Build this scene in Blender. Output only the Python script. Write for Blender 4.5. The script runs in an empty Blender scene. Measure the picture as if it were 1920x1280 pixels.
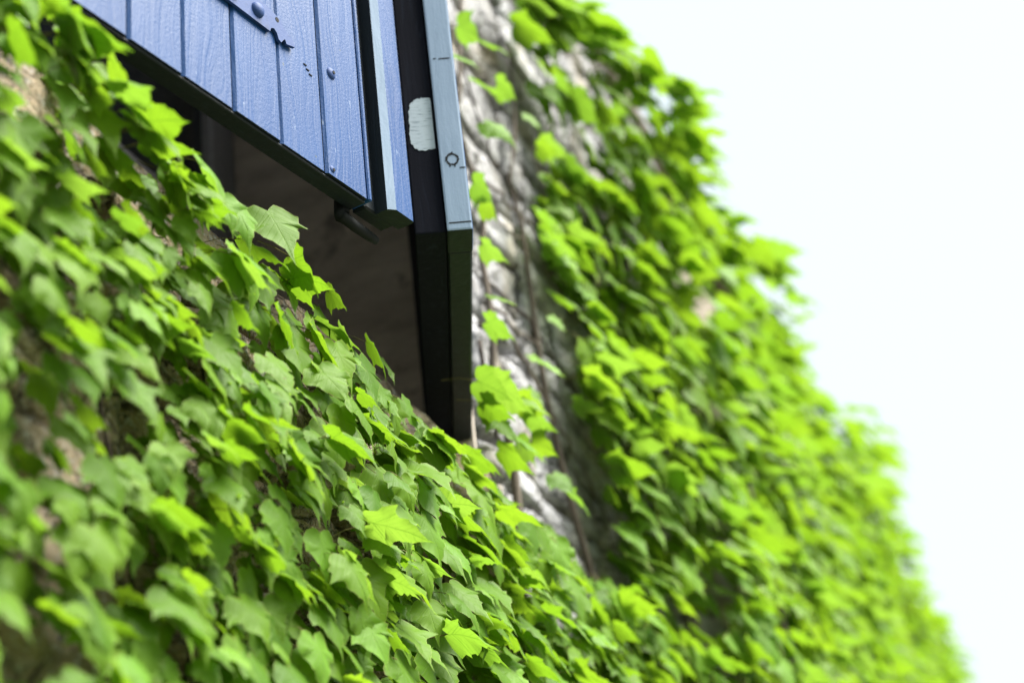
import bpy, bmesh, math, random
import numpy as np
from mathutils import Vector, Matrix, noise
R = math.radians
rnd = random.Random(11)
S = bpy.context.scene
C = S.collection

# ------------------------------------------------------------------ camera
EYE = 1.6                                   # camera height above the ground
F, CX, CY = 3010.0, 960.0, 640.0            # photograph: focal length and centre in its pixels (1920x1280)
ROLL, PITCH, YAW = R(7.03), R(27.09), R(17.5)
H = Vector((math.cos(YAW), math.sin(YAW), 0)); Z = Vector((0, 0, 1))
R0 = H.cross(Z)
FWD = H*math.cos(PITCH) + Z*math.sin(PITCH)
UP0 = -H*math.sin(PITCH) + Z*math.cos(PITCH)
CR = R0*math.cos(ROLL) - UP0*math.sin(ROLL)
CU = R0*math.sin(ROLL) + UP0*math.cos(ROLL)
cam_d = bpy.data.cameras.new('camera'); cam = bpy.data.objects.new('camera', cam_d); C.objects.link(cam)
cam.matrix_world = Matrix(((CR.x, CU.x, -FWD.x, 0), (CR.y, CU.y, -FWD.y, 0), (CR.z, CU.z, -FWD.z, EYE), (0, 0, 0, 1)))
cam_d.sensor_width = 36; cam_d.lens = F/1920*36; cam_d.clip_start = .05; cam_d.clip_end = 2000
cam_d.dof.use_dof = True; cam_d.dof.focus_distance = 2.36; cam_d.dof.aperture_fstop = 2.2; cam_d.dof.aperture_blades = 0
S.camera = cam

# ------------------------------------------------------------------ sky, sun, exposure
SUN_EL, SUN_AZ = R(55), R(-74)              # azimuth: angle in the x-y plane towards which the sun stands
w = bpy.data.worlds.new('World'); S.world = w; w.use_nodes = True
nt = w.node_tree; nt.nodes.clear()
sky = nt.nodes.new('ShaderNodeTexSky'); sky.sky_type = 'NISHITA'; sky.sun_disc = False
sky.sun_elevation = SUN_EL; sky.sun_rotation = math.pi/2 - SUN_AZ
sky.dust_density = 4; sky.air_density = 1
mixw = nt.nodes.new('ShaderNodeMix'); mixw.data_type = 'RGBA'; mixw.inputs[0].default_value = .92
mixw.inputs[7].default_value = (3.0, 3.4, 3.46, 1)   # an even white cloud veil over the sky
bg = nt.nodes.new('ShaderNodeBackground'); bg.inputs[1].default_value = .1
wo = nt.nodes.new('ShaderNodeOutputWorld')
nt.links.new(sky.outputs[0], mixw.inputs[6]); nt.links.new(mixw.outputs[2], bg.inputs[0]); nt.links.new(bg.outputs[0], wo.inputs[0])
sd = bpy.data.lights.new('sun', 'SUN'); sd.energy = 5.0; sd.angle = R(45); sd.color = (1, .96, .88)
sun = bpy.data.objects.new('sun', sd); C.objects.link(sun)
sv = Vector((math.cos(SUN_EL)*math.cos(SUN_AZ), math.cos(SUN_EL)*math.sin(SUN_AZ), math.sin(SUN_EL)))
sun.rotation_euler = sv.to_track_quat('Z', 'Y').to_euler(); sun.location = sv*40
S.view_settings.view_transform = 'Standard'; S.view_settings.look = 'None'
S.view_settings.exposure = 1.72; S.view_settings.gamma = 1; S.view_settings.use_curve_mapping = False

# ------------------------------------------------------------------ helpers
def ray(px, py):
    x, y = px - CX, CY - py
    return FWD + CR*(x/F) + CU*(y/F)
def on_wall(px, py, n):                     # where a pixel's ray meets the plane y = n (the wall and planes before it)
    d = ray(px, py); t = n/d.y
    return Vector((d.x*t, n, d.z*t + EYE))
def on_height(px, py, z):
    d = ray(px, py); t = (z - EYE)/d.z
    return Vector((d.x*t, d.y*t, z))
def to_px(p):
    q = Vector((p[0], p[1], p[2] - EYE)); d = q.dot(FWD)
    if d <= .05: return (-9999, -9999, d)
    return (CX + q.dot(CR)/d*F, CY - q.dot(CU)/d*F, d)
def inside(x, y, poly):
    c = False; j = len(poly) - 1
    for i in range(len(poly)):
        (xi, yi), (xj, yj) = poly[i], poly[j]
        if (yi > y) != (yj > y) and x < (xj - xi)*(y - yi)/(yj - yi) + xi: c = not c
        j = i
    return c
def tag(o, label=None, cat=None, group=None, kind=None):
    for k, v in (('label', label), ('category', cat), ('group', group), ('kind', kind)):
        if v: o[k] = v
    return o
def empty(name, loc=(0, 0, 0), rz=0, **kw):
    o = bpy.data.objects.new(name, None); C.objects.link(o); o.location = loc; o.rotation_euler = (0, 0, rz)
    o.empty_display_size = .05
    return tag(o, **kw)
def link(name, me, parent=None, loc=(0, 0, 0)):
    o = bpy.data.objects.new(name, me); C.objects.link(o); o.parent = parent; o.location = loc
    return o
def bm_obj(name, bm, mats, parent=None, smooth=False, loc=(0, 0, 0)):
    me = bpy.data.meshes.new(name)
    bmesh.ops.recalc_face_normals(bm, faces=bm.faces)
    bm.to_mesh(me); bm.free()
    for m in (mats if isinstance(mats, (list, tuple)) else [mats]): me.materials.append(m)
    if smooth:
        for p in me.polygons: p.use_smooth = True
    return link(name, me, parent, loc)
def add_box(bm, lo, hi, bevel=0, seg=1):
    r = bmesh.ops.create_cube(bm, size=1)
    vs = r['verts']
    for v in vs:
        for i in range(3): v.co[i] = lo[i] + (v.co[i] + .5)*(hi[i] - lo[i])
    if bevel:
        es = list({e for v in vs for e in v.link_edges})
        bmesh.ops.bevel(bm, geom=es, offset=bevel, segments=seg, profile=.6, affect='EDGES')
def box_obj(name, lo, hi, mats, parent=None, bevel=0, seg=1):
    bm = bmesh.new(); add_box(bm, lo, hi, bevel, seg); return bm_obj(name, bm, mats, parent)
def add_tube(bm, pts, radii, n=6, cap=True):
    rings = []
    pts = [Vector(p) for p in pts]
    for i, p in enumerate(pts):
        t = (pts[min(i+1, len(pts)-1)] - pts[max(i-1, 0)]).normalized()
        a = t.orthogonal().normalized() if i == 0 else (prev - t*prev.dot(t)).normalized()
        prev = a; b = t.cross(a); r = radii[i] if hasattr(radii, '__len__') else radii
        rings.append([bm.verts.new(p + (a*math.cos(2*math.pi*k/n) + b*math.sin(2*math.pi*k/n))*r) for k in range(n)])
    for i in range(len(rings) - 1):
        for k in range(n):
            bm.faces.new((rings[i][k], rings[i][(k+1) % n], rings[i+1][(k+1) % n], rings[i+1][k]))
    if cap:
        bm.faces.new(rings[0][::-1]); bm.faces.new(rings[-1])
def add_prism(bm, outline, y0, y1):         # outline in x-z, extruded along y
    a = [bm.verts.new((x, y0, z)) for x, z in outline]; b = [bm.verts.new((x, y1, z)) for x, z in outline]
    bm.faces.new(a); bm.faces.new(b[::-1])
    for i in range(len(a)):
        j = (i+1) % len(a); bm.faces.new((a[i], b[i], b[j], a[j]))

# ------------------------------------------------------------------ materials
class NT:
    def __init__(s, name):
        s.m = bpy.data.materials.new(name); s.m.use_nodes = True; s.t = s.m.node_tree; s.t.nodes.clear()
        s.out = s.n('ShaderNodeOutputMaterial')
    def n(s, typ, **kw):
        x = s.t.nodes.new(typ)
        for k, v in kw.items(): setattr(x, k, v)
        return x
    def l(s, a, b): s.t.links.new(a, b)
    def put(s, sock, v):
        if hasattr(v, 'links') or hasattr(v, 'is_linked'): s.l(v, sock)
        else: sock.default_value = v
    def math(s, op, a, b=0., c=None, clamp=False):
        x = s.n('ShaderNodeMath', operation=op, use_clamp=clamp); s.put(x.inputs[0], a); s.put(x.inputs[1], b)
        if c is not None: s.put(x.inputs[2], c)
        return x.outputs[0]
    def mix(s, f, a, b, mode='MIX'):
        x = s.n('ShaderNodeMix', data_type='RGBA', blend_type=mode); s.put(x.inputs[0], f)
        for i, v in ((6, a), (7, b)): s.put(x.inputs[i], v if not isinstance(v, tuple) else (v + (1,))[:4])
        return x.outputs[2]
    def ramp(s, v, stops):
        x = s.n('ShaderNodeValToRGB'); e = x.color_ramp.elements
        while len(e) < len(stops): e.new(.5)
        for q, (p, c) in zip(e, stops): q.position = p; q.color = (c if isinstance(c, tuple) else (c, c, c)) + (1,)
        s.put(x.inputs[0], v); return x.outputs[0]
    def noise(s, vec, scale, detail=4, rough=.55, dist=0):
        x = s.n('ShaderNodeTexNoise'); s.l(vec, x.inputs['Vector']); x.inputs['Scale'].default_value = scale
        x.inputs['Detail'].default_value = detail; x.inputs['Roughness'].default_value = rough; x.inputs['Distortion'].default_value = dist
        return x.outputs[0]
    def mapping(s, vec, scale=(1, 1, 1), loc=(0, 0, 0)):
        x = s.n('ShaderNodeMapping'); s.l(vec, x.inputs[0]); x.inputs['Scale'].default_value = scale; s.put(x.inputs['Location'], loc); return x.outputs[0]
    def bump(s, h, strength, dist):
        x = s.n('ShaderNodeBump'); x.inputs['Strength'].default_value = strength; x.inputs['Distance'].default_value = dist
        s.l(h, x.inputs['Height']); return x.outputs[0]
    def bsdf(s, col, rough=.6, normal=None, spec=.5, metal=0., **kw):
        x = s.n('ShaderNodeBsdfPrincipled'); s.put(x.inputs['Base Color'], col if not isinstance(col, tuple) else (col + (1,))[:4])
        s.put(x.inputs['Roughness'], rough); x.inputs['Specular IOR Level'].default_value = spec; x.inputs['Metallic'].default_value = metal
        if normal: s.l(normal, x.inputs['Normal'])
        for k, v in kw.items(): s.put(x.inputs[k], v)
        return x.outputs[0]
    def done(s, sh): s.l(sh, s.out.inputs[0]); return s.m

def obj_vec(k):                             # object coordinates shifted by a per-object random amount
    tc = k.n('ShaderNodeTexCoord'); oi = k.n('ShaderNodeObjectInfo')
    sh = k.math('MULTIPLY', oi.outputs['Random'], 37.)
    cb = k.n('ShaderNodeCombineXYZ')
    for i in range(3): k.l(sh, cb.inputs[i])
    ad = k.n('ShaderNodeVectorMath', operation='ADD'); k.l(tc.outputs['Object'], ad.inputs[0]); k.l(cb.outputs[0], ad.inputs[1])
    return ad.outputs[0], oi.outputs['Random']

def mat_paint(name, col, col2, grain=1., rough=.42, wear=0., spec=.16):
    k = NT(name); v, r = obj_vec(k)
    g = k.mapping(v, (95, 95, 3.2))
    swirl = k.noise(k.mapping(v, (9, 9, 2.2)), 1., 2, .5)
    dv = k.n('ShaderNodeVectorMath', operation='ADD'); k.l(g, dv.inputs[0])
    cb = k.n('ShaderNodeCombineXYZ'); k.l(k.math('MULTIPLY', swirl, 16.), cb.inputs[0]); k.l(cb.outputs[0], dv.inputs[1])
    gr = k.noise(dv.outputs[0], 1., 3, .6)
    fine = k.noise(v, 240, 2, .6); blot = k.noise(v, 5, 4, .6)
    h = k.math('ADD', k.math('MULTIPLY', gr, 1.), k.math('MULTIPLY', fine, .35))
    c = k.mix(k.ramp(blot, [(.3, 0.), (.72, 1.)]), col, col2)
    c = k.mix(k.math('MULTIPLY', k.ramp(gr, [(.25, 1.), (.45, 0.)]), .16), c, (.04, .06, .1))
    c = k.mix(k.math('MULTIPLY', r, .35), c, (.75, .78, .82), 'MULTIPLY')
    if wear:
        chip = k.ramp(k.noise(v, 55, 5, .7), [(.725 - wear*.1, 0.), (.745 - wear*.1, 1.)])
        c = k.mix(k.math('MULTIPLY', chip, .8), c, (.05, .065, .06))
        spk = k.ramp(k.noise(k.mapping(v, (1, 1, .35)), 130, 2, .5), [(.73, 0.), (.76, 1.)])
        c = k.mix(k.math('MULTIPLY', spk, .18), c, (.55, .62, .68))
    return k.done(k.bsdf(c, k.math('ADD', rough, k.math('MULTIPLY', gr, .18)), k.bump(h, .55*grain, .0026), spec))
M = {}
M['blue'] = mat_paint('blue_shutter_paint', (.007, .042, .145), (.011, .053, .17), 1., .4, .35)
M['edge'] = mat_paint('pale_edge_paint', (.20, .275, .38), (.235, .31, .42), .45, .42, .2)
M['dark'] = mat_paint('dark_green_paint', (.006, .010, .013), (.009, .014, .018), .5, .45, 0., .22)
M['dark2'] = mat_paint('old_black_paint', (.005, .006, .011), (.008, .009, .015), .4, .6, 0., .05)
def mat_iron(name, col, rough=.62):
    k = NT(name); v, r = obj_vec(k)
    a = k.noise(v, 120, 4, .6); b = k.noise(v, 30, 3, .6)
    c = k.mix(k.ramp(b, [(.6, 0.), (.75, 1.)]), col, tuple(x*.55 for x in col))
    return k.done(k.bsdf(c, rough, k.bump(a, .35, .0015), .25))
M['iron_blue'] = mat_iron('painted_iron', (.016, .048, .16))
M['iron_dark'] = mat_iron('black_iron', (.005, .007, .008), .8)
M['pin_blue'] = mat_iron('bright_blue_iron', (.05, .11, .34))
M['crack'] = mat_iron('crack_gap', (.012, .014, .016), .9)
def mat_patch():
    k = NT('white_brushed_paint'); v, r = obj_vec(k)
    st = k.noise(k.mapping(v, (400, 40, 300)), 1., 3, .6)
    c = k.mix(k.ramp(st, [(.3, 0.), (.45, 1.)]), (.17, .22, .27), (.38, .46, .53))
    return k.done(k.bsdf(c, .6, k.bump(st, .4, .001)))
M['patch'] = mat_patch()
def mat_stone(name, lo, hi, stain, moss, speck):
    k = NT(name); v, r = obj_vec(k)
    tc = k.n('ShaderNodeTexCoord'); oi = k.n('ShaderNodeObjectInfo')
    ge = k.n('ShaderNodeNewGeometry'); wv = k.mapping(ge.outputs['Position'], (1, 1, 1))
    big = k.noise(wv, 3.2, 4, .6); mid = k.noise(wv, 22, 5, .65); fine = k.noise(wv, 120, 4, .7)
    c = k.mix(k.ramp(mid, [(.3, 0.), (.7, 1.)]), lo, hi)
    c = k.mix(k.math('MULTIPLY', k.ramp(k.noise(wv, 6, 3, .6), [(.52, 0.), (.68, 1.)]), .6), c, (.50, .40, .25))
    c = k.mix(k.math('MULTIPLY', k.ramp(k.noise(wv, 9.5, 5, .7, .6), [(.56, 0.), (.62, 1.)]), stain), c, (.07, .065, .06))
    c = k.mix(k.math('MULTIPLY', k.ramp(k.noise(wv, 60, 3, .6), [(.58, 0.), (.66, 1.)]), .7), c, (.62, .62, .60))
    c = k.mix(k.math('MULTIPLY', k.ramp(k.noise(wv, 15, 4, .65), [(.54, 0.), (.68, 1.)]), moss), c, (.10, .105, .04))
    c = k.mix(k.math('MULTIPLY', k.ramp(k.noise(wv, 190, 3, .7), [(.52, 0.), (.6, 1.)]), speck), c, (.60, .62, .60))
    c = k.mix(k.math('MULTIPLY', k.ramp(k.noise(wv, 75, 5, .75), [(.36, 1.), (.44, 0.)]), .8), c, (.04, .038, .035))
    c = k.mix(k.math('MULTIPLY', r, .35), c, (.45, .42, .38), 'MULTIPLY')
    vo = k.n('ShaderNodeTexVoronoi', feature='DISTANCE_TO_EDGE'); vo.inputs['Scale'].default_value = 1.
    wob = k.n('ShaderNodeVectorMath', operation='ADD'); k.l(k.mapping(wv, (9, 9, 26)), wob.inputs[0])
    cw = k.n('ShaderNodeCombineXYZ'); k.l(k.math('MULTIPLY', mid, 3.), cw.inputs[0]); k.l(k.math('MULTIPLY', big, 4.), cw.inputs[2]); k.l(cw.outputs[0], wob.inputs[1])
    k.l(wob.outputs[0], vo.inputs['Vector'])
    ck = k.math('MULTIPLY', k.ramp(vo.outputs[0], [(.0, 1.), (.07, 0.)]), k.ramp(big, [(.42, 0.), (.55, 1.)]))
    c = k.mix(k.math('MULTIPLY', ck, .85), c, (.04, .037, .035))
    h = k.math('SUBTRACT', k.math('ADD', k.math('MULTIPLY', mid, 1.), k.math('MULTIPLY', fine, .5)), k.math('MULTIPLY', ck, .8))
    return k.done(k.bsdf(c, .9, k.bump(h, 1., .022), .2))
M['stone'] = mat_stone('pale_limestone', (.32, .32, .35), (.62, .62, .66), .8, .08, .45)
M['stone_mossy'] = mat_stone('mossy_limestone', (.26, .20, .14), (.52, .41, .28), .7, .4, .35)
def mat_mortar():
    k = NT('old_mortar'); ge = k.n('ShaderNodeNewGeometry'); wv = ge.outputs['Position']
    a = k.noise(wv, 30, 5, .7); b = k.noise(wv, 5, 4, .6); c3 = k.noise(wv, 160, 3, .7)
    c = k.mix(k.ramp(b, [(.35, 0.), (.65, 1.)]), (.22, .19, .155), (.40, .35, .29))
    c = k.mix(k.math('MULTIPLY', k.ramp(a, [(.5, 0.), (.65, 1.)]), .7), c, (.06, .055, .04))
    return k.done(k.bsdf(c, .95, k.bump(k.math('ADD', a, k.math('MULTIPLY', c3, .4)), .9, .015), .15))
M['mortar'] = mat_mortar()
def mat_plaster():
    k = NT('brown_reveal_plaster'); ge = k.n('ShaderNodeNewGeometry'); wv = ge.outputs['Position']
    a = k.noise(k.mapping(wv, (1, 5, 16)), 1., 4, .6); b = k.noise(wv, 9, 5, .65)
    c = k.mix(k.ramp(a, [(.3, 0.), (.7, 1.)]), (.48, .42, .38), (.78, .69, .62))
    c = k.mix(k.math('MULTIPLY', k.ramp(b, [(.55, 0.), (.68, 1.)]), .6), c, (.06, .05, .05))
    return k.done(k.bsdf(c, .9, k.bump(b, .5, .006), .2))
M['plaster'] = mat_plaster()
def mat_simple(name, col, rough=.6, bump_scale=40, b=.2, var=.25):
    k = NT(name); v, r = obj_vec(k); a = k.noise(v, bump_scale, 4, .6)
    c = k.mix(a, tuple(x*(1-var) for x in col), tuple(x*(1+var) for x in col))
    return k.done(k.bsdf(c, rough, k.bump(a, b, .004)))
M['frame'] = mat_simple('grey_window_paint', (.34, .34, .38), .5)
M['room_shade'] = mat_simple('dark_room', (.03, .03, .035), .9)  # near-black colour stands in for the unlit room's darkness
M['tile'] = mat_simple('weathered_roof_tile', (.16, .13, .11), .85, 25, .5)
def mat_glass():
    k = NT('window_glass')
    return k.done(k.bsdf((.02, .025, .03), .04, None, .5))
M['glass'] = mat_glass()
def mat_bark(name, a, b):
    k = NT(name); v, r = obj_vec(k); n1 = k.noise(v, 60, 4, .6)
    return k.done(k.bsdf(k.mix(n1, a, b), .85, k.bump(n1, .6, .004), .2))
M['bark'] = mat_bark('vine_bark', (.045, .035, .028), (.15, .125, .10))
M['bark_dark'] = mat_bark('dry_tendril', (.02, .016, .014), (.06, .045, .035))
def mat_ground():
    k = NT('gravel_and_grass'); ge = k.n('ShaderNodeNewGeometry'); wv = ge.outputs['Position']
    a = k.noise(wv, 1.3, 5, .6); b = k.noise(wv, 60, 4, .7)
    c = k.mix(k.ramp(a, [(.42, 0.), (.58, 1.)]), (.26, .235, .2), (.07, .11, .03))
    c = k.mix(b, c, (.12, .11, .09))
    return k.done(k.bsdf(c, .95, k.bump(b, .6, .02), .15))
M['ground'] = mat_ground()

def mat_leaf(name, top_a, top_b, trans_a, trans_b):
    k = NT(name)
    at = k.n('ShaderNodeAttribute', attribute_name='leaf_tone'); oi = k.n('ShaderNodeObjectInfo')
    tone = k.math('FRACT', k.math('ADD', at.outputs['Fac'], k.math('MULTIPLY', oi.outputs['Random'], 7.13)))
    ed = k.n('ShaderNodeAttribute', attribute_name='leaf_edge').outputs['Fac']
    uv = k.n('ShaderNodeUVMap'); sp = k.n('ShaderNodeSeparateXYZ'); k.l(uv.outputs[0], sp.inputs[0])
    x = k.math('ABSOLUTE', k.math('SUBTRACT', sp.outputs[0], .5)); y = sp.outputs[1]
    mid = k.math('SUBTRACT', 1., k.math('MULTIPLY', x, 70.), clamp=True)
    lob = k.math('SUBTRACT', 1., k.math('MULTIPLY', k.math('ABSOLUTE', k.math('SUBTRACT', k.math('SUBTRACT', y, .1), k.math('MULTIPLY', x, .78))), 55.), clamp=True)
    lat = k.math('PINGPONG', k.math('SUBTRACT', y, k.math('MULTIPLY', x, .95)), .075)
    lat = k.math('MULTIPLY', k.math('SUBTRACT', 1., k.math('MULTIPLY', lat, 85.), clamp=True), .55)
    vein = k.math('MAXIMUM', k.math('MAXIMUM', mid, k.math('MULTIPLY', lob, .9)), lat)
    ge = k.n('ShaderNodeNewGeometry')
    blot = k.noise(ge.outputs['Position'], 26, 3, .6)
    cell = k.noise(uv.outputs[0], 38, 2, .5)
    tn = k.math('ADD', k.math('MULTIPLY', tone, .8), k.math('MULTIPLY', blot, .3), clamp=True)
    top = k.mix(tn, top_a, top_b); tr = k.mix(tn, trans_a, trans_b)
    top = k.mix(k.math('MULTIPLY', vein, .45), top, (.17, .30, .05))
    tr = k.mix(k.math('MULTIPLY', vein, .75), tr, (.07, .17, .01))
    tr = k.mix(k.math('MULTIPLY', cell, .35), tr, (.08, .2, .01))
    edge = k.ramp(ed, [(.80, 0.), (1., 1.)])
    top = k.mix(k.math('MULTIPLY', edge, .8), top, (.36, .42, .12))
    redf = k.math('MULTIPLY', k.ramp(ed, [(.95, 0.), (1., 1.)]), k.ramp(blot, [(.48, 0.), (.62, .9)]))
    top = k.mix(redf, top, (.24, .10, .03)); tr = k.mix(redf, tr, (.25, .12, .02))
    spot = k.math('MULTIPLY', k.ramp(k.noise(ge.outputs['Position'], 85, 3, .6), [(.70, 0.), (.735, 1.)]), .7)
    top = k.mix(spot, top, (.13, .10, .03)); tr = k.mix(spot, tr, (.10, .08, .02))
    under = k.mix(.45, top, (.14, .26, .045))
    col = k.mix(ge.outputs['Backfacing'], top, under)
    h = k.math('ADD', k.math('MULTIPLY', vein, -1.), k.math('MULTIPLY', cell, .35))
    nm = k.bump(h, .35, .0016)
    b = k.bsdf(col, .48, nm, .14)
    t = k.n('ShaderNodeBsdfTranslucent'); k.l(tr, t.inputs[0]); k.l(nm, t.inputs[1])
    mx = k.n('ShaderNodeMixShader'); mx.inputs[0].default_value = .46; k.l(b, mx.inputs[1]); k.l(t.outputs[0], mx.inputs[2])
    return k.done(mx.outputs[0])
M['leaf'] = mat_leaf('ivy_leaf', (.066, .158, .012), (.13, .245, .014), (.17, .33, .012), (.26, .42, .018))
M['leaf_young'] = mat_leaf('young_ivy_leaf', (.11, .25, .022), (.16, .31, .03), (.18, .35, .02), (.25, .41, .04))
M['petiole'] = mat_bark('leaf_stalk', (.10, .13, .03), (.16, .11, .05))

# ------------------------------------------------------------------ the setting
bm = bmesh.new(); bmesh.ops.create_grid(bm, x_segments=8, y_segments=8, size=400)
tag(bm_obj('ground', bm, M['ground']), 'gravel and short grass at the foot of the wall', kind='structure')

WY = .97                                    # wall face (y), the camera stands at y = 0
OX0, OX1, OZ0, OZ1 = 1.06, 2.79, EYE + 1.235, EYE + 3.05      # window opening
WALL_TOP = EYE + 3.3; WX0, WX1 = -6., 26.
DEEP = .62
wall = empty('stone_wall', (0, WY, 0), label='old rubble stone wall with ivy on it and a deep window opening', cat='wall')
core = bmesh.new()
def wbox(x0, x1, z0, z1): add_box(core, (x0, .03, z0), (x1, DEEP, z1))
wbox(WX0, OX0, 0, WALL_TOP); wbox(OX1, WX1, 0, WALL_TOP); wbox(OX0, OX1, 0, OZ0 - .01); wbox(OX0, OX1, OZ1, WALL_TOP)
bm_obj('mortar_core', core, M['mortar'], wall)
# reveal linings, just inside the opening
box_obj('reveal', (OX1 - .012, .01, OZ0), (OX1 - .002, DEEP - .002, OZ1 - .002), M['plaster'], wall)
box_obj('reveal', (OX0 + .002, .01, OZ0), (OX0 + .012, DEEP - .002, OZ1 - .002), M['plaster'], wall)
box_obj('lintel', (OX0 - .12, -.012, OZ1 - .001), (OX1 + .12, .32, OZ1 + .2), M['stone'], wall, .015, 2)
# rubble stones, one by one
def stone_mesh(seed, mat):
    rr = random.Random(seed); bm = bmesh.new(); bmesh.ops.create_cube(bm, size=1)
    bmesh.ops.subdivide_edges(bm, edges=bm.edges[:], cuts=6, use_grid_fill=True)
    off = Vector((rr.random()*50, rr.random()*50, rr.random()*50)); p = rr.uniform(9, 20)
    for v in bm.verts:
        c = v.co*2; L = (abs(c.x)**p + abs(c.y)**p + abs(c.z)**p)**(1/p)
        c = c/L*(1 + .10*noise.noise(c*1.1 + off) + .10*noise.noise(c*2.6 + off) + .09*noise.noise(c*6 + off))
        v.co = c*.5
    bmesh.ops.recalc_face_normals(bm, faces=bm.faces)
    me = bpy.data.meshes.new('stone'); bm.to_mesh(me); bm.free(); me.materials.append(mat)
    for q in me.polygons: q.use_smooth = True
    return me
stone_meshes = [stone_mesh(s, M['stone']) for s in range(9)]; mossy_meshes = [stone_mesh(s, M['stone_mossy']) for s in range(9)]
z = EYE + .25; count = 0
rs = random.Random(5)
while z < WALL_TOP - .05 and count < 296:
    rh = rs.uniform(.075, .15)
    if z < OZ0 < z + rh + .09: rh = OZ0 - z
    x = (.65 if z < OZ0 - .02 else OX1) + rs.uniform(-.15, 0); xe = 4.3 if z < OZ0 else 4.9
    while x < xe and count < 296:
        wd = rs.uniform(.16, .44)
        x1 = x + wd
        if z + rh*.5 > OZ0 and z < OZ1:
            if x < OX1: x = OX1; x1 = x + wd
            elif x <= OX0 - .08 and x1 > OX0 - .1: x1 = OX0
        o = link('stone', rs.choice(mossy_meshes if x < OX1 - .1 and z < OZ0 - .02 else stone_meshes), wall)
        d = rs.uniform(.16, .22); pr = rs.uniform(.0, .022)
        o.location = ((x + x1)/2, d/2 - pr, z + rh/2)
        o.scale = (x1 - x - .014, d, rh - rs.uniform(.008, .02))
        o.rotation_euler = (0, R(rs.uniform(-2.2, 2.2)), 0)
        count += 1; x = x1
    z += rh
# coping and eave of the building behind
cop = bmesh.new(); add_box(cop, (WX0, -.05, WALL_TOP), (WX1, DEEP + .05, WALL_TOP + .07), .02, 2)
bm_obj('coping', cop, M['tile'], wall)

# window set at the back of the deep opening
win = empty('casement_window', ((OX0 + OX1)/2, WY + DEEP - .1, OZ0), label='grey painted casement window deep in the stone opening', cat='window')
hw, hh = (OX1 - OX0)/2 - .014, OZ1 - OZ0 - .003
for lo, hi in (((-hw, 0, .002), (-hw + .07, .08, hh)), ((hw - .07, 0, .002), (hw, .08, hh)), ((-hw + .07, 0, .002), (hw - .07, .08, .08)), ((-hw + .07, 0, hh - .07), (hw - .07, .08, hh))):
    box_obj('frame', lo, hi, M['frame'], win, .006)
for s in (-1, 1):
    a, b = (-hw + .072, -.004) if s < 0 else (.004, hw - .072)
    sash = bmesh.new()
    for lo, hi in (((a, -.012, .082), (a + .06, .04, hh - .072)), ((b - .06, -.012, .082), (b, .04, hh - .072)), ((a + .061, -.012, .082), (b - .061, .04, .15)), ((a + .061, -.012, hh - .14), (b - .061, .04, hh - .072))):
        add_box(sash, lo, hi, .006)
    sh = bm_obj('sash', sash, M['frame'], win)
    for i in range(3):
        z0 = .15 + i*(hh - .29)/3; z1 = z0 + (hh - .29)/3 - .02
        box_obj('pane', (a + .06, .012, z0), (b - .06, .017, z1), M['glass'], sh)
        if i: box_obj('glazing_bar', (a + .061, -.006, z0 - .02), (b - .061, .03, z0), M['frame'], sh)
room = bmesh.new(); add_box(room, (OX0 - .4, DEEP + .3, .3), (OX1 + .4, DEEP + 2.5, WALL_TOP - .05))
bmesh.ops.delete(room, geom=[f for f in room.faces if f.calc_center_median().y < DEEP + .31], context='FACES')
tag(bm_obj('room', room, M['room_shade'], None, loc=(0, WY, 0)), 'dark room behind the window', kind='structure')

# ------------------------------------------------------------------ shutters
SH_Z = EYE + 1.30; SH_H = 1.70; PW = .1003; TH = .040; TL = .035
def plank_bm(width, height, th, ch=.0042, front=-1, zj=0.):
    """plank with chamfered long edges on its front; slot 0 the painted front, slot 1 the dark rest"""
    bm = bmesh.new(); g = .0017
    x0, x1 = g, width - g
    o = [(x0, th), (x0, ch), (x0 + ch, 0), (x1 - ch*.45, 0), (x1, ch*.45), (x1, th)]
    n = len(o); zs = [zj, height]
    A = [[bm.verts.new((x, y*(-front), z)) for x, y in o] for z in zs]
    for i in range(n):
        j = (i+1) % n; f = bm.faces.new((A[0][i], A[0][j], A[1][j], A[1][i]))
        f.material_index = 0 if i in (1, 2, 3) else 1
    f = bm.faces.new(A[0][::-1]); f.material_index = 1; f = bm.faces.new(A[1]); f.material_index = 1
    return bm
ANG_L = R(-11.2)
left = empty('window_shutter', (1.087, .944, SH_Z), ANG_L, label='blue plank shutter with iron strap hinge, pushed slightly open', cat='shutter')
for i in range(8):
    bm = plank_bm(PW, SH_H, TL, zj=rnd.uniform(-.0006, .0006))
    bm_obj('plank', bm, [M['blue'], M['dark']], left, loc=(i*PW, rnd.uniform(-.0012, .0012), 0))
W8 = 8*PW
# closing edge: narrow bead, dark rebate, proud cover strip
box_obj('bead', (W8 + .0005, -.003, .0), (W8 + .009, TL - .001, SH_H), [M['blue']], left, .002)
box_obj('rebate_board', (W8 + .0115, .012, -.002), (W8 + .085, TL + .003, SH_H), [M['dark']], left, .003)
cs = bmesh.new(); x0, x1 = W8 + .035, W8 + .094
o = [(x0, .0115), (x0, -.011), (x0 + .011, -.020), (x1 - .004, -.020), (x1, -.016), (x1, .0115)]
A = [[cs.verts.new((x, y, z)) for x, y in o] for z in (-.004, SH_H)]
for i in range(6):
    j = (i+1) % 6; f = cs.faces.new((A[0][i], A[0][j], A[1][j], A[1][i])); f.material_index = {1: 1, 2: 0, 3: 0}.get(i, 2)
cs.faces.new(A[0][::-1]).material_index = 2; cs.faces.new(A[1]).material_index = 2
bm_obj('cover_strip', cs, [M['blue'], M['edge'], M['dark']], left)
box_obj('bottom_edge', (.002, .0035, -.005), (W8 - .001, TL - .001, -.0008), M['dark'], left, .0015)
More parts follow.
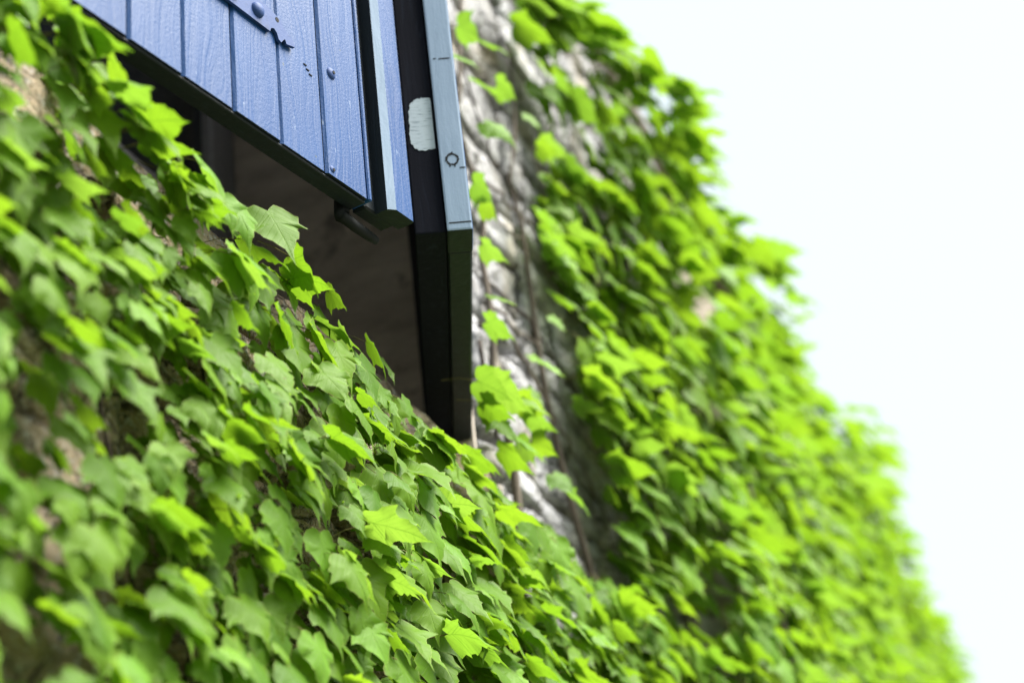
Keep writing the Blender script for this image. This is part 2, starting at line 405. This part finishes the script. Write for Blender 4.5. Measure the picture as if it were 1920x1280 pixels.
# back battens
for zb in (.22, SH_H - .32): box_obj('batten', (.03, TL + .002, zb), (W8 - .03, TL + .026, zb + .1), M['dark'], left, .004)
# strap hinge near the bottom, its end forged to a notched leaf
LMAT = Matrix.Translation((1.087, .944, SH_Z)) @ Matrix.Rotation(ANG_L, 4, 'Z')
LINV = LMAT.inverted()
def on_left(px, py, yl=0.):                 # pixel -> shutter coordinates on its front face
    o = LINV @ Vector((0, 0, EYE)); d = LINV.to_3x3() @ ray(px, py); t = (yl - o.y)/d.y
    q = o + d*t; return q.x, q.z
ex, ez = on_left(505, 66); tx, tz = on_left(546, 79)
sw = .042
tipx = tx
out = [(-.02, ez)]
out += [(ex - .006, ez), (ex - .003, ez + .008), (ex + .004, ez + .011), (ex + .010, ez + .006), (ex + .013, ez - .003), (ex + .019, ez - .005), (ex + .024, ez + .002), (ex + .028, ez + .006), (ex + .031, ez - .001), (tipx, ez - .001 + .006)]
out += [(tipx - .004, ez + .016), (ex + .026, ez + .026), (ex + .020, ez + .036), (ex + .008, ez + sw - .003), (ex - .01, ez + sw), (-.02, ez + sw)]
bm = bmesh.new(); add_prism(bm, out, -.0065, -.0015)
strap = bm_obj('strap_hinge', bm, M['iron_blue'], left)
def dome(name, x, zc, r, h, y, parent, mat, slot=False):
    bm = bmesh.new(); rings = []
    for q in range(5):
        a = q/4*math.pi/2
        rings.append([bm.verts.new((x + r*math.cos(a)*math.cos(2*math.pi*k/14), y - h*math.sin(a), zc + r*math.cos(a)*math.sin(2*math.pi*k/14))) for k in range(14)] if q < 4 else [bm.verts.new((x, y - h, zc))])
    for q in range(3):
        for k in range(14): bm.faces.new((rings[q][k], rings[q][(k+1) % 14], rings[q+1][(k+1) % 14], rings[q+1][k]))
    for k in range(14): bm.faces.new((rings[3][k], rings[3][(k+1) % 14], rings[4][0]))
    return bm_obj(name, bm, mat, parent, True)
bx, bz = on_left(476, 23); dome('bolt', bx, bz, .0125, .008, -.0066, strap, M['iron_blue'])
for kx in (.5, .32, .14): dome('bolt', kx, ez + sw/2, .0125, .008, -.0066, strap, M['iron_blue'])
bx, bz = on_left(513, 41)
def disc(name, x, zc, r, y0, y1, parent, mat, n=12, jag=0.):
    bm = bmesh.new(); rr = random.Random(3)
    add_prism(bm, [(x + r*(1 + jag*rr.uniform(-1, 1))*math.cos(2*math.pi*k/n), zc + r*(1 + jag*rr.uniform(-1, 1))*math.sin(2*math.pi*k/n)) for k in range(n)], y0, y1)
    return bm_obj(name, bm, mat, parent)
disc('nail_hole', bx, bz, .0042, -.0069, -.006, strap, M['crack'])
bx, bz = on_left(619, 139); sc = dome('screw', bx, bz, .0105, .006, -.0002, left, M['iron_blue'])
disc('screw_slot', bx + .001, bz + .0005, .003, -.0068, -.004, sc, M['crack'])
bx, bz = on_left(622, 318); sc = dome('screw', bx, bz, .0062, .003, -.0002, left, M['iron_blue'])
disc('screw_slot', bx + .0015, bz - .001, .0028, -.0036, -.002, sc, M['crack'])
bx, bz = on_left(576, 129)
bm = bmesh.new()
for q in range(3): add_box(bm, (bx - .008 + q*.006, -.0006, bz + .004 - q*.006), (bx - .001 + q*.006, .001, bz + .0055 - q*.006))
bm_obj('knot_crack', bm, M['crack'], left)
# stay hook under the bottom edge
hk = bmesh.new()
a = on_height(641, 398, SH_Z - .004); b2 = on_height(648, 412, SH_Z - .022); c2 = on_height(706, 452, SH_Z - .026)
add_tube(hk, [LINV @ Vector(p) for p in (a + Vector((0, 0, .02)), a, b2 - Vector((.012, 0, 0)), b2)], [.011, .012, .012, .0085], 8)
add_tube(hk, [LINV @ Vector(p) for p in (b2 - Vector((.015, 0, 0)), b2.lerp(c2, .3), b2.lerp(c2, .8), c2)], [.009, .0085, .0075, .006], 8)
bm_obj('stay_hook', hk, M['iron_dark'], left, True)

# the second shutter, hinged at the far jamb and ajar
ANG_R = R(202); WR = .845
dirR = Vector((math.cos(ANG_R), math.sin(ANG_R), 0)); outR = Vector((-math.sin(ANG_R), math.cos(ANG_R), 0))
free_in = on_height(838, 432, SH_Z)
hinge = free_in - dirR*WR
right = empty('window_shutter', hinge, ANG_R, label='dark plank shutter seen along its pale grey edge, standing open beside bare stones', cat='shutter')
npl = 8; pw = (WR - .07)/npl
for i in range(npl):
    bm = plank_bm(pw, SH_H, TH - .001, front=1, zj=.091)
    bm_obj('plank', bm, [M['blue'], M['dark2']], right, loc=(i*pw, TH, 0))
st = bmesh.new(); add_box(st, (WR - .0695, 0, -.001), (WR, TH + .001, SH_H), .0035, 2)
for f in st.faces: f.material_index = 0 if f.normal.x > .5 else (1 if f.normal.z > -.5 and f.normal.y > .5 else 2)
bm_obj('closing_stile', st, [M['edge'], M['blue'], M['dark']], right)
box_obj('bottom_rail', (.0, .0008, 0), (WR - .0705, TH, .09), M['dark'], right, .003)
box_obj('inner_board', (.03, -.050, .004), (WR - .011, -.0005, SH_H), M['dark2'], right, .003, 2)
RMAT = Matrix.Translation(hinge) @ Matrix.Rotation(ANG_R, 4, 'Z'); RINV = RMAT.inverted()
def on_right(px, py, axis, val):
    o = RINV @ Vector((0, 0, EYE)); d = RINV.to_3x3() @ ray(px, py); t = (val - o[axis])/d[axis]
    return o + d*t
# cracks and knot in the pale edge (its face is x = WR)
for (xa, ya), (xb, yb) in (((812, 110), (817, 111)), ((822, 110), (843, 110)), ((862, 314), (872, 314)), ((842, 418), (884, 415))):
    a = on_right(xa, ya, 0, WR); b2 = on_right(xb, yb, 0, WR); zc = (a.z + b2.z)/2
    box_obj('crack', (WR - .001, min(a.y, b2.y), zc - .0011), (WR + .0004, max(a.y, b2.y), zc + .0011), M['crack'], right)
kc = on_right(848, 299, 0, WR)
bm = bmesh.new(); rk = random.Random(2)
for k in range(20):
    a0 = 2*math.pi*k/20; a1 = 2*math.pi*(k+1)/20; q = []
    for a in (a0, a1):
        for r in (.0075, .0108):
            q.append(bm.verts.new((WR + .0005, kc.y + r*math.cos(a)*rk.uniform(.92, 1.1), kc.z + r*1.1*math.sin(a)*rk.uniform(.92, 1.1))))
    bm.faces.new((q[0], q[1], q[3], q[2]))
for a in (1.5, 4.3, 5.0): add_box(bm, (WR, kc.y + .0115*math.cos(a) - .001, kc.z + .0115*math.sin(a) - .003), (WR + .0005, kc.y + .0115*math.cos(a) + .001, kc.z + .0115*math.sin(a) + .003))
bm_obj('knot', bm, M['crack'], right)
# brushed paint patch on the set-back edge
pts = [(768, 198), (776, 188), (790, 184), (804, 183), (811, 192), (813, 214), (816, 240), (819, 262), (818, 278), (806, 281), (788, 283), (776, 279), (769, 262), (768, 236), (766, 215)]
rp = random.Random(8); XI = WR - .011
bm = bmesh.new(); ra, rb = [], []
for i in range(len(pts)):
    p, q = pts[i], pts[(i+1) % len(pts)]
    for k in range(5):
        u = k/5; e = on_right(p[0] + (q[0]-p[0])*u + rp.uniform(-1.7, 1.7), p[1] + (q[1]-p[1])*u + rp.uniform(-1.3, 1.3), 0, XI + .001)
        yy = min(-.004, max(-.0475, e.y))
        ra.append(bm.verts.new((XI + .001, yy, e.z))); rb.append(bm.verts.new((XI - .001, yy, e.z)))
bm.faces.new(ra); bm.faces.new(rb[::-1])
for i in range(len(ra)): bm.faces.new((ra[i], ra[(i+1) % len(ra)], rb[(i+1) % len(ra)], rb[i]))
bm_obj('paint_patch', bm, M['patch'], right)
# hinge straps and pintle
for zb in (.10, SH_H - .2): box_obj('strap_hinge', (-.03, TH + .001, zb), (.5, TH + .007, zb + .04), M['iron_blue'], right, .0015)
for zb in (.06, .12):
    bm = bmesh.new(); add_tube(bm, [(-.03, TH + .004, zb), (-.03, TH + .004, zb + .055)], .011, 10); bm_obj('hinge_pin', bm, M['pin_blue'], right, True)

# ------------------------------------------------------------------ ivy leaves
HALF = [(0, .02), (.08, -.07), (.19, -.11), (.31, -.08), (.40, .01), (.45, .11), (.53, .17), (.505, .26), (.64, .425), (.46, .405), (.36, .45), (.315, .50), (.30, .58), (.27, .66), (.215, .69), (.16, .80), (.078, .875), (.026, 1.02), (0, 1.17)]
LOW = [0, 2, 4, 6, 7, 8, 10, 11, 13, 15, 18]
def leaf_arrays(seed, low=False):
    """one leaf: base at the origin, tip along +y, upper side +z. Returns verts, faces, uv, edge, petiole face count"""
    rr = random.Random(seed)
    lob = rr.uniform(.5, 1.05); wid = rr.uniform(.92, 1.12)
    half = [HALF[i] for i in (LOW if low else range(len(HALF)))]
    def shp(x, y, side):
        if .3 < y < .62 and x > .25: x = .40 + (x - .40)*lob if x > .40 else x + (1 - lob)*.07
        return (x*wid*side, y)
    rightp = [shp(x, y, 1) for x, y in half]; leftp = [shp(x*rr.uniform(.93, 1.05), y + rr.uniform(-.025, .025) if 0 < i < len(half)-1 else y, -1) for i, (x, y) in enumerate(half)][1:-1][::-1]
    ol = rightp + leftp; n = len(ol); c = (0, .30)
    rings = (1., .5) if low else (1., .88, .5)
    V, ED = [], []
    fold = rr.choice((-1, -1, -1, -1, .5))*rr.uniform(.10, .34); droop = rr.uniform(.1, .42); wav = rr.uniform(.02, .05); ph = rr.uniform(0, 6.28)
    curl = rr.uniform(0, .35); skew = rr.uniform(-.10, .10); cup = rr.uniform(-.1, .12)
    def bend(x, y, s):
        z = fold*abs(x)**1.25 - droop*max(y, 0)**2*.8 + skew*x*y + wav*s*s*math.sin(9*x + 7*y + ph) + cup*(x*x)
        z += wav*.8*s**3*math.sin(23*y + 15*x + ph*2)
        if y > .75: z -= curl*(y - .75)**1.2
        if y < 0: z += -.3*y
        return (x, y, z)
    for s in rings:
        for x, y in ol: V.append(bend(c[0] + (x - c[0])*s, c[1] + (y - c[1])*s, s)); ED.append(1. if s == 1 else 0.)
    V.append(bend(*c, 0)); ED.append(0.)
    Fc = []
    for r in range(len(rings) - 1):
        for i in range(n): j = (i+1) % n; Fc.append((r*n + i, r*n + j, (r+1)*n + j, (r+1)*n + i))
    b = (len(rings) - 1)*n
    for i in range(n): Fc.append((b + i, b + (i+1) % n, len(V) - 1))
    UV = [(v[0] + .5, v[1]) for v in V]
    nb = len(Fc)
    pl = rr.uniform(.5, .95); bx_ = rr.uniform(-.2, .2)
    base = len(V); path = [(0, .05, -.005), (bx_*.2, -pl*.4, -.06 - pl*.15), (bx_, -pl*.75, -.45*pl - .1)]
    for i, p in enumerate(path):
        for k in range(3):
            a = 2*math.pi*k/3; V.append((p[0] + .014*math.cos(a), p[1] + .006*math.sin(a), p[2] + .014*math.sin(a))); ED.append(0.); UV.append((.9, .5))
    for i in range(2):
        for k in range(3): kk = (k+1) % 3; Fc.append((base + i*3 + k, base + i*3 + kk, base + (i+1)*3 + kk, base + (i+1)*3 + k))
    return np.array(V), Fc, np.array(UV), np.array(ED), nb
NV = 12
ARR = [leaf_arrays(100 + i) for i in range(NV)]
ARRL = [leaf_arrays(300 + i, True) for i in range(6)]
def build_mesh(name, V, Fc, UV, ED, tone, mi, mats):
    me = bpy.data.meshes.new(name); me.from_pydata(V.tolist() if hasattr(V, 'tolist') else V, [], Fc)
    for m in mats: me.materials.append(m)
    me.polygons.foreach_set('material_index', mi); me.polygons.foreach_set('use_smooth', [True]*len(Fc))
    li = np.zeros(len(me.loops), dtype=np.int32); me.loops.foreach_get('vertex_index', li)
    uvl = me.uv_layers.new(name='UVMap'); uvl.data.foreach_set('uv', UV[li].astype(np.float32).ravel())
    a = me.attributes.new('leaf_edge', 'FLOAT', 'POINT'); a.data.foreach_set('value', ED.astype(np.float32))
    a = me.attributes.new('leaf_tone', 'FLOAT', 'POINT'); a.data.foreach_set('value', tone.astype(np.float32))
    me.update(); return me
def single(arr, mat):
    V, Fc, UV, ED, nb = arr
    return build_mesh('leaf', V, Fc, UV, ED, np.zeros(len(V)), [0]*nb + [1]*(len(Fc) - nb), [mat, M['petiole']])
LEAF = [single(a, M['leaf']) for a in ARR]; LEAF_Y = [single(a, M['leaf_young']) for a in ARR]

class Ivy:
    def __init__(s, loc, label):
        s.root = empty('ivy', loc, label=label, cat='ivy'); s.loc = Vector(loc); s.items = []
    def leaf(s, base, tip, nrm, size, young):
        t = Vector(tip).normalized(); n = Vector(nrm); n = (n - t*n.dot(t)).normalized(); x = t.cross(n)
        b = Vector(base); d = to_px(b + t*size*.4)[2]
        s.items.append((size/max(d, .2), b - s.loc, x, t, n, size, young, d))
    def finish(s, cap=300):
        it = sorted([i for i in s.items], key=lambda q: -q[0])
        vis = [i for i in it if -60 < to_px(i[1] + s.loc)[0] < 1980 and -60 < to_px(i[1] + s.loc)[1] < 1340]
        keep = set(id(i) for i in vis[:cap])
        for i in it:
            if id(i) not in keep: continue
            _, b, x, t, n, size, young, d = i
            o = link('leaf', (LEAF_Y if young else LEAF)[rnd.randrange(NV)], s.root)
            o.matrix_local = Matrix(((x.x*size, t.x*size, n.x*size, b.x), (x.y*size, t.y*size, n.y*size, b.y), (x.z*size, t.z*size, n.z*size, b.z), (0, 0, 0, 1)))
        rest = [i for i in it if id(i) not in keep]
        if not rest: return
        VS, FS, US, ES, TS, MI = [], [], [], [], [], []; off = 0
        for _, b, x, t, n, size, young, d in rest:
            V, Fc, UV, ED, nb = ARRL[rnd.randrange(6)] if d > 3.6 else ARR[rnd.randrange(NV)]
            m = np.array(((x.x, t.x, n.x), (x.y, t.y, n.y), (x.z, t.z, n.z)))*size
            VS.append(V @ m.T + np.array(b)); FS += [tuple(v + off for v in f) for f in Fc]; US.append(UV); ES.append(ED)
            TS.append(np.full(len(V), rnd.random())); MI += [2 if young else 0]*nb + [1]*(len(Fc) - nb); off += len(V)
        me = build_mesh('leaf_mass', np.concatenate(VS), FS, np.concatenate(US), np.concatenate(ES), np.concatenate(TS), MI, [M['leaf'], M['petiole'], M['leaf_young']])
        tag(link('leaf_mass', me, s.root), kind='stuff')
    def stem(s, pts, r0, r1, mat='bark', name='stem'):
        bm = bmesh.new(); n = len(pts)
        add_tube(bm, [Vector(p) - s.loc for p in pts], [r0 + (r1 - r0)*i/(n-1) for i in range(n)], 6); bm_obj(name, bm, M[mat], s.root, True)

BARE = [(835, -200), (930, -200), (945, 0), (1000, 110), (1045, 260), (1020, 420), (1050, 560), (1085, 740), (1150, 930), (1200, 1130), (1120, 1105), (1000, 970), (890, 875), (780, 700), (780, 300)]
SPLIT = [(1180, 1080), (1340, 1280), (1500, 1480)]           # where the two plants meet under the bare stones
def side_of_split(px, py):                                    # >0: belongs to the far plant
    x = 1180 + (py - 1080)*.8 if py > 1080 else 960 + (py)*.18
    return px - x
THIN = [(50, 200, 65, 70), (40, 540, 40, 55), (85, 800, 55, 95), (100, 1230, 110, 80), (612, 985, 38, 50), (235, 1090, 50, 42), (165, 165, 36, 36), (270, 310, 44, 34), (345, 390, 34, 28), (410, 450, 56, 40), (585, 600, 48, 32), (500, 630, 32, 32), (515, 555, 36, 30)]
GAPS2 = [(1090, 280, 60, 45), (1080, 120, 40, 60), (1080, 640, 40, 90), (1370, 1100, 40, 40), (1330, 1180, 55, 50), (1340, 560, 30, 50), (1340, 770, 30, 35), (1110, 870, 40, 60)]
def thinned(px, py, spots):
    return any(((px - x)/a)**2 + ((py - y)/b)**2 < 1 for x, y, a, b in spots)

def leaf_pose(r, lean_lo, lean_hi, along, turn=-.22, pb=.26):
    """tip direction hangs down and leans out from the wall; the blade's upper side faces out and up"""
    back = r.random() < pb                                   # turned over towards the light: we see its glowing underside
    if back: lean_lo, lean_hi, turn = 38, 82, .36
    a = R(r.uniform(lean_lo, lean_hi))                        # angle of the blade's tip away from straight down
    side = r.gauss(along, .17)
    t = Vector((side, -math.sin(a), -math.cos(a))).normalized()
    n = Vector((r.gauss(turn, .21), -math.cos(a), math.sin(a) + .15))
    return t, n

# plant 1: the sheet of ivy under the window
r1 = random.Random(21)
ivy1 = Ivy((1.9, WY - .02, 0), 'dense ivy with sharp three pointed leaves climbing under the shuttered window')
step = .052
for layer, (tk0, tk1, stp, keepp) in enumerate(((.065, .135, .036, 1.), (.03, .06, .05, .6))):
    nx = int(3.6/stp); nz = int(1.9/stp)
    for ix in range(nx):
        for iz in range(nz):
            x = .6 + (ix + r1.uniform(-.1, 1.1))*stp; zz = EYE - .45 + (iz + r1.uniform(-.1, 1.1))*stp
            if zz > OZ0 + (.09 if x < 1.75 else .06) or r1.random() > keepp: continue
            bul = .03*noise.noise(Vector((x*3, zz*3, 1.7)))
            y = WY - r1.uniform(tk0, tk1) - bul
            if zz > OZ0 - .05: y += .05
            t, n = leaf_pose(r1, 8, 54, .12, -.3, .26)
            size = r1.choice((r1.uniform(.035, .06), r1.uniform(.058, .088), r1.uniform(.058, .088), r1.uniform(.06, .095)))*min(.96, .27 + .34*x)
            b = Vector((x, y, zz)); px, py, d = to_px(b + t*size*.5)
            if side_of_split(px, py) > 0: continue
            if inside(px, py, BARE): continue
            lim = 850 - .905*(890 - px) if px > 440 else 443 - 1.16*(440 - px)                       # the window's lower edge in the picture
            if px < 900 and py < lim + (26 if px < 620 else 42) - 34*noise.noise(Vector((px*.012, 3, 0))) and px > -100: continue
            if thinned(px, py, THIN) and r1.random() < .95: continue
            if noise.noise(Vector((x*5.5, zz*5.5, 9))) > .42: continue
            ivy1.leaf(b, t, n, size, r1.random() < .22)
            if x < 1.6 and r1.random() < .45:                # smaller leaves grow closer together here
                t, n = leaf_pose(r1, 8, 54, .12, -.3, .26)
                ivy1.leaf(b + Vector((r1.uniform(-.025, .025), r1.uniform(-.01, .02), r1.uniform(-.025, .025))), t, n, size*r1.uniform(.7, 1.), r1.random() < .2)
# single leaves reaching over the sill into the opening
for px, py, sx, sz, dep in ((500, 395, .25, .085, .86), (545, 480, .35, .075, .86), (480, 500, .0, .07, .88), (615, 545, .7, .048, .88), (715, 670, .6, .05, .88), (375, 300, .9, .07, .85), (275, 205, .6, .058, .85), (205, 110, .8, .06, .84), (110, 22, .9, .07, .84), (240, 190, .5, .055, .85), (690, 640, .4, .065, .87), (640, 620, .4, .065, .87), (415, 370, .1, .05, .87), (440, 385, .3, .06, .87), (590, 620, .5, .075, .86), (525, 590, .5, .07, .86), (20, 60, .8, .06, .84), (150, 60, .6, .055, .84), (325, 330, .5, .06, .86), (185, 215, .3, .05, .86), (350, 345, .3, .055, .87), (130, 110, .4, .05, .85)):
    b = on_wall(px, py, dep)
    t = Vector((sx*.15 + r1.gauss(0, .08), -.3 - .45*sx, -.75)); n = Vector((.35 + r1.gauss(0, .2), -.45, .7)) if sx > .3 else Vector((-.4 + r1.gauss(0, .2), -.75, .4))
    ivy1.leaf(b, t, n, sz, r1.random() < .4)
# a ragged row of leaves along the edge of the opening
for k in range(70):
    px = r1.uniform(-20, 880); py = (850 - .905*(890 - px) if px > 440 else 443 - 1.16*(440 - px)) + (r1.uniform(-22, 40) if px < 620 else r1.uniform(8, 50))
    if px > 470 and r1.random() < .35: continue
    b = on_wall(px, py, r1.uniform(.84, .9))
    t, n = leaf_pose(r1, 15, 60, .15, pb=.5)
    ivy1.leaf(b, t, n, r1.uniform(.045, .08), r1.random() < .35)
# petite stems lying on the stones
for k in range(26):
    x = r1.uniform(.7, 3.); zz = EYE - .4 + r1.uniform(0, .6); pts = []
    for q in range(12):
        pts.append((x, WY - .012 - .012*r1.random(), zz)); x += r1.gauss(.012, .03); zz += r1.uniform(.05, .11)
        if zz > OZ0: break
    if len(pts) > 3: ivy1.stem(pts, r1.uniform(.003, .006), .002, r1.choice(('bark', 'bark_dark')))
ivy1.finish()

# plant 2: the thick ivy over the wall beyond the bare stones
r2 = random.Random(33)
ivy2 = Ivy((5.5, WY - .02, 0), 'thick bright ivy hanging over the far wall up to the sky')
TOPZ = EYE + 2.80
def thick(x, zz):
    x0 = 3.4 - .35*min(1, max(0, (zz - EYE - 1.5)/1.4))
    return .09 + .21*min(1, max(0, (x - x0)/.7)) + .09*noise.noise(Vector((x*1.3, zz*2.2, 4.)))
def add2(x, zz, tk, jit=0., young=.3):
    y = WY - tk
    t, n = leaf_pose(r2, 12, 60, .12, pb=.34)
    size = r2.choice((r2.uniform(.05, .085), r2.uniform(.075, .11), r2.uniform(.08, .115)))
    b = Vector((x, y, zz)); px, py, d = to_px(b + t*size*.5)
    if side_of_split(px, py) <= 0 or inside(px, py, BARE): return
    fx, fy, _ = to_px((x, WY, zz))
    if inside(fx + (85 if tk > .05 else 45), fy, BARE): return
    if px < 1000 and py > 0: return
    if px > 2500 or py > 2300 or py < -420: return
    if thinned(px, py, GAPS2) and r2.random() < .85: return
    ivy2.leaf(b, t, n, size, r2.random() < young)
for layer, (fr, stp) in enumerate(((1., .063), (.62, .08), (.3, .10))):
    x = 2.5
    while x < 19:
        sp = stp*(1 if x < 8 else 1.25)
        zz = EYE - .45
        while zz < TOPZ + .02 - .05*max(0, 5.2 - x):
            xx = x + r2.uniform(-.5, .6)*sp; z2 = zz + r2.uniform(-.6, .6)*sp
            th = thick(xx, z2)
            edge = max(0., (z2 - (TOPZ - .25))/.25); th *= (1 - .35*edge)
            hole = noise.noise(Vector((xx*2.6, z2*3.6, 21.)))
            if not (layer == 0 and hole > .33):
                add2(xx, z2, th*fr*r2.uniform(.86, 1.06), young=.34 if layer == 0 else .08)
            zz += sp
        x += sp
# leaves along the top that stand out against the sky, and one hanging tuft
for k in range(330):
    x = 3.2 + 14*(k/330)**1.5 + r2.uniform(-.05, .05)
    tk = thick(x, TOPZ)*r2.uniform(.75, 1.12)
    b = Vector((x, WY - tk, TOPZ - .05*max(0, 5.2 - x) + r2.uniform(-.05, .04)*(1 + .05*x))); t, n = leaf_pose(r2, 30, 95, .1)
    ivy2.leaf(b, t, n, r2.uniform(.08, .12), r2.random() < .5)
for px, py in [(1625 + 50*math.cos(q*2.4)*math.sqrt(q/26), 850 + 85*math.sin(q*2.4)*math.sqrt(q/26)) for q in range(26)] + [(1590, 760), (1615, 790), (1640, 830), (1655, 860), (1665, 890), (1640, 880), (1625, 850), (1650, 915), (1610, 820), (1585, 800), (1600, 860), (1630, 900), (1290, 170), (1440, 470), (1410, 450), (1380, 455), (1680, 1015)]:
    b = on_wall(px, py, .62); t, n = leaf_pose(r2, 20, 80, .2)
    ivy2.leaf(b, t, n, r2.uniform(.10, .14), r2.random() < .6)
for k in range(14):
    x = 2.9 + k*.55 + r2.uniform(-.2, .2); zz = EYE + .2; pts = []
    while zz < TOPZ - .1:
        pts.append((x, WY - .02 - .02*r2.random(), zz)); x += r2.gauss(0, .05); zz += r2.uniform(.1, .2)
    ivy2.stem(pts, r2.uniform(.008, .014), .004, 'bark')
pts = [on_wall(px, py, .70) for px, py in ((1400, 900), (1418, 960), (1437, 1040), (1452, 1110), (1468, 1170), (1486, 1240), (1500, 1320))]
ivy2.stem(pts, .006, .011, 'bark')
pts = [on_wall(px, py, .74) for px, py in ((1325, 440), (1340, 500), (1345, 580), (1338, 640))]
ivy2.stem(pts, .006, .008, 'bark')
ivy2.finish()

# plant 3: sparse sprigs on the bare stones
r3 = random.Random(44)
ivy3 = Ivy((2.9, WY - .02, 0), 'sparse ivy sprigs on the bare pale stones beside the open shutter')
for px, py, sz, sd in ((870, 70, .10, .7), (905, 95, .11, .8), (865, 125, .08, .6), (905, 175, .11, .9), (945, 180, .09, .8), (920, 252, .10, .8), (1000, 236, .07, .5), (1030, 290, .10, .6), (1075, 330, .12, .9), (900, 365, .09, .5), (915, 400, .08, .5), (915, 480, .085, .1), (930, 575, .07, .9), (922, 625, .09, .9), (1010, 690, .10, .7), (935, 740, .13, .8), (985, 770, .09, .6), (965, 830, .11, .2), (985, 850, .08, .2), (1210, 1065, .12, 1.), (1075, 945, .08, .6), (1045, 615, .06, .2), (1000, 750, .07, .5), (1020, 300, .07, .4), (905, 735, .10, .5), (965, 765, .11, .7), (930, 795, .10, .4), (1000, 800, .09, .8), (950, 865, .10, .4), (1010, 850, .08, .6), (915, 775, .09, .3), (1050, 910, .08, .5)):
    b = on_wall(px - 12, py - 22, .87); t = Vector((.1, -.35 - .5*sd, -.5 + r3.gauss(0, .12))); n = Vector((.55 + r3.gauss(0, .2), -.3, .75))
    if r3.random() < .4: n = Vector((-.35 + r3.gauss(0, .2), -.6, .55))
    ivy3.leaf(b, t, n, sz*.78, r3.random() < .6)
for (pts) in ([(893, 640), (905, 780), (950, 850), (960, 905)], [(860, 120), (915, 290), (955, 350), (1000, 450), (1060, 560)], [(880, 310), (930, 420), (1010, 480), (1080, 620)], [(895, 600), (960, 640), (1020, 760), (1100, 900), (1170, 1040)], [(900, 20), (960, 120), (1020, 200), (1060, 330)], [(900, 500), (990, 610), (1050, 700), (1110, 830)], [(905, 560), (1000, 650), (1030, 720)], [(895, 330), (1000, 430), (1040, 500)]):
    P = [on_wall(px, py, WY - .02) for px, py in pts]; Q = []
    for i in range(len(P) - 1):
        for s in range(6): Q.append(P[i].lerp(P[i+1], s/6) + Vector((r3.gauss(0, .008), r3.uniform(-.012, .004), r3.gauss(0, .008))))
    ivy3.stem(Q, r3.uniform(.003, .006), .002, r3.choice(('bark', 'bark_dark')))
ivy3.finish()
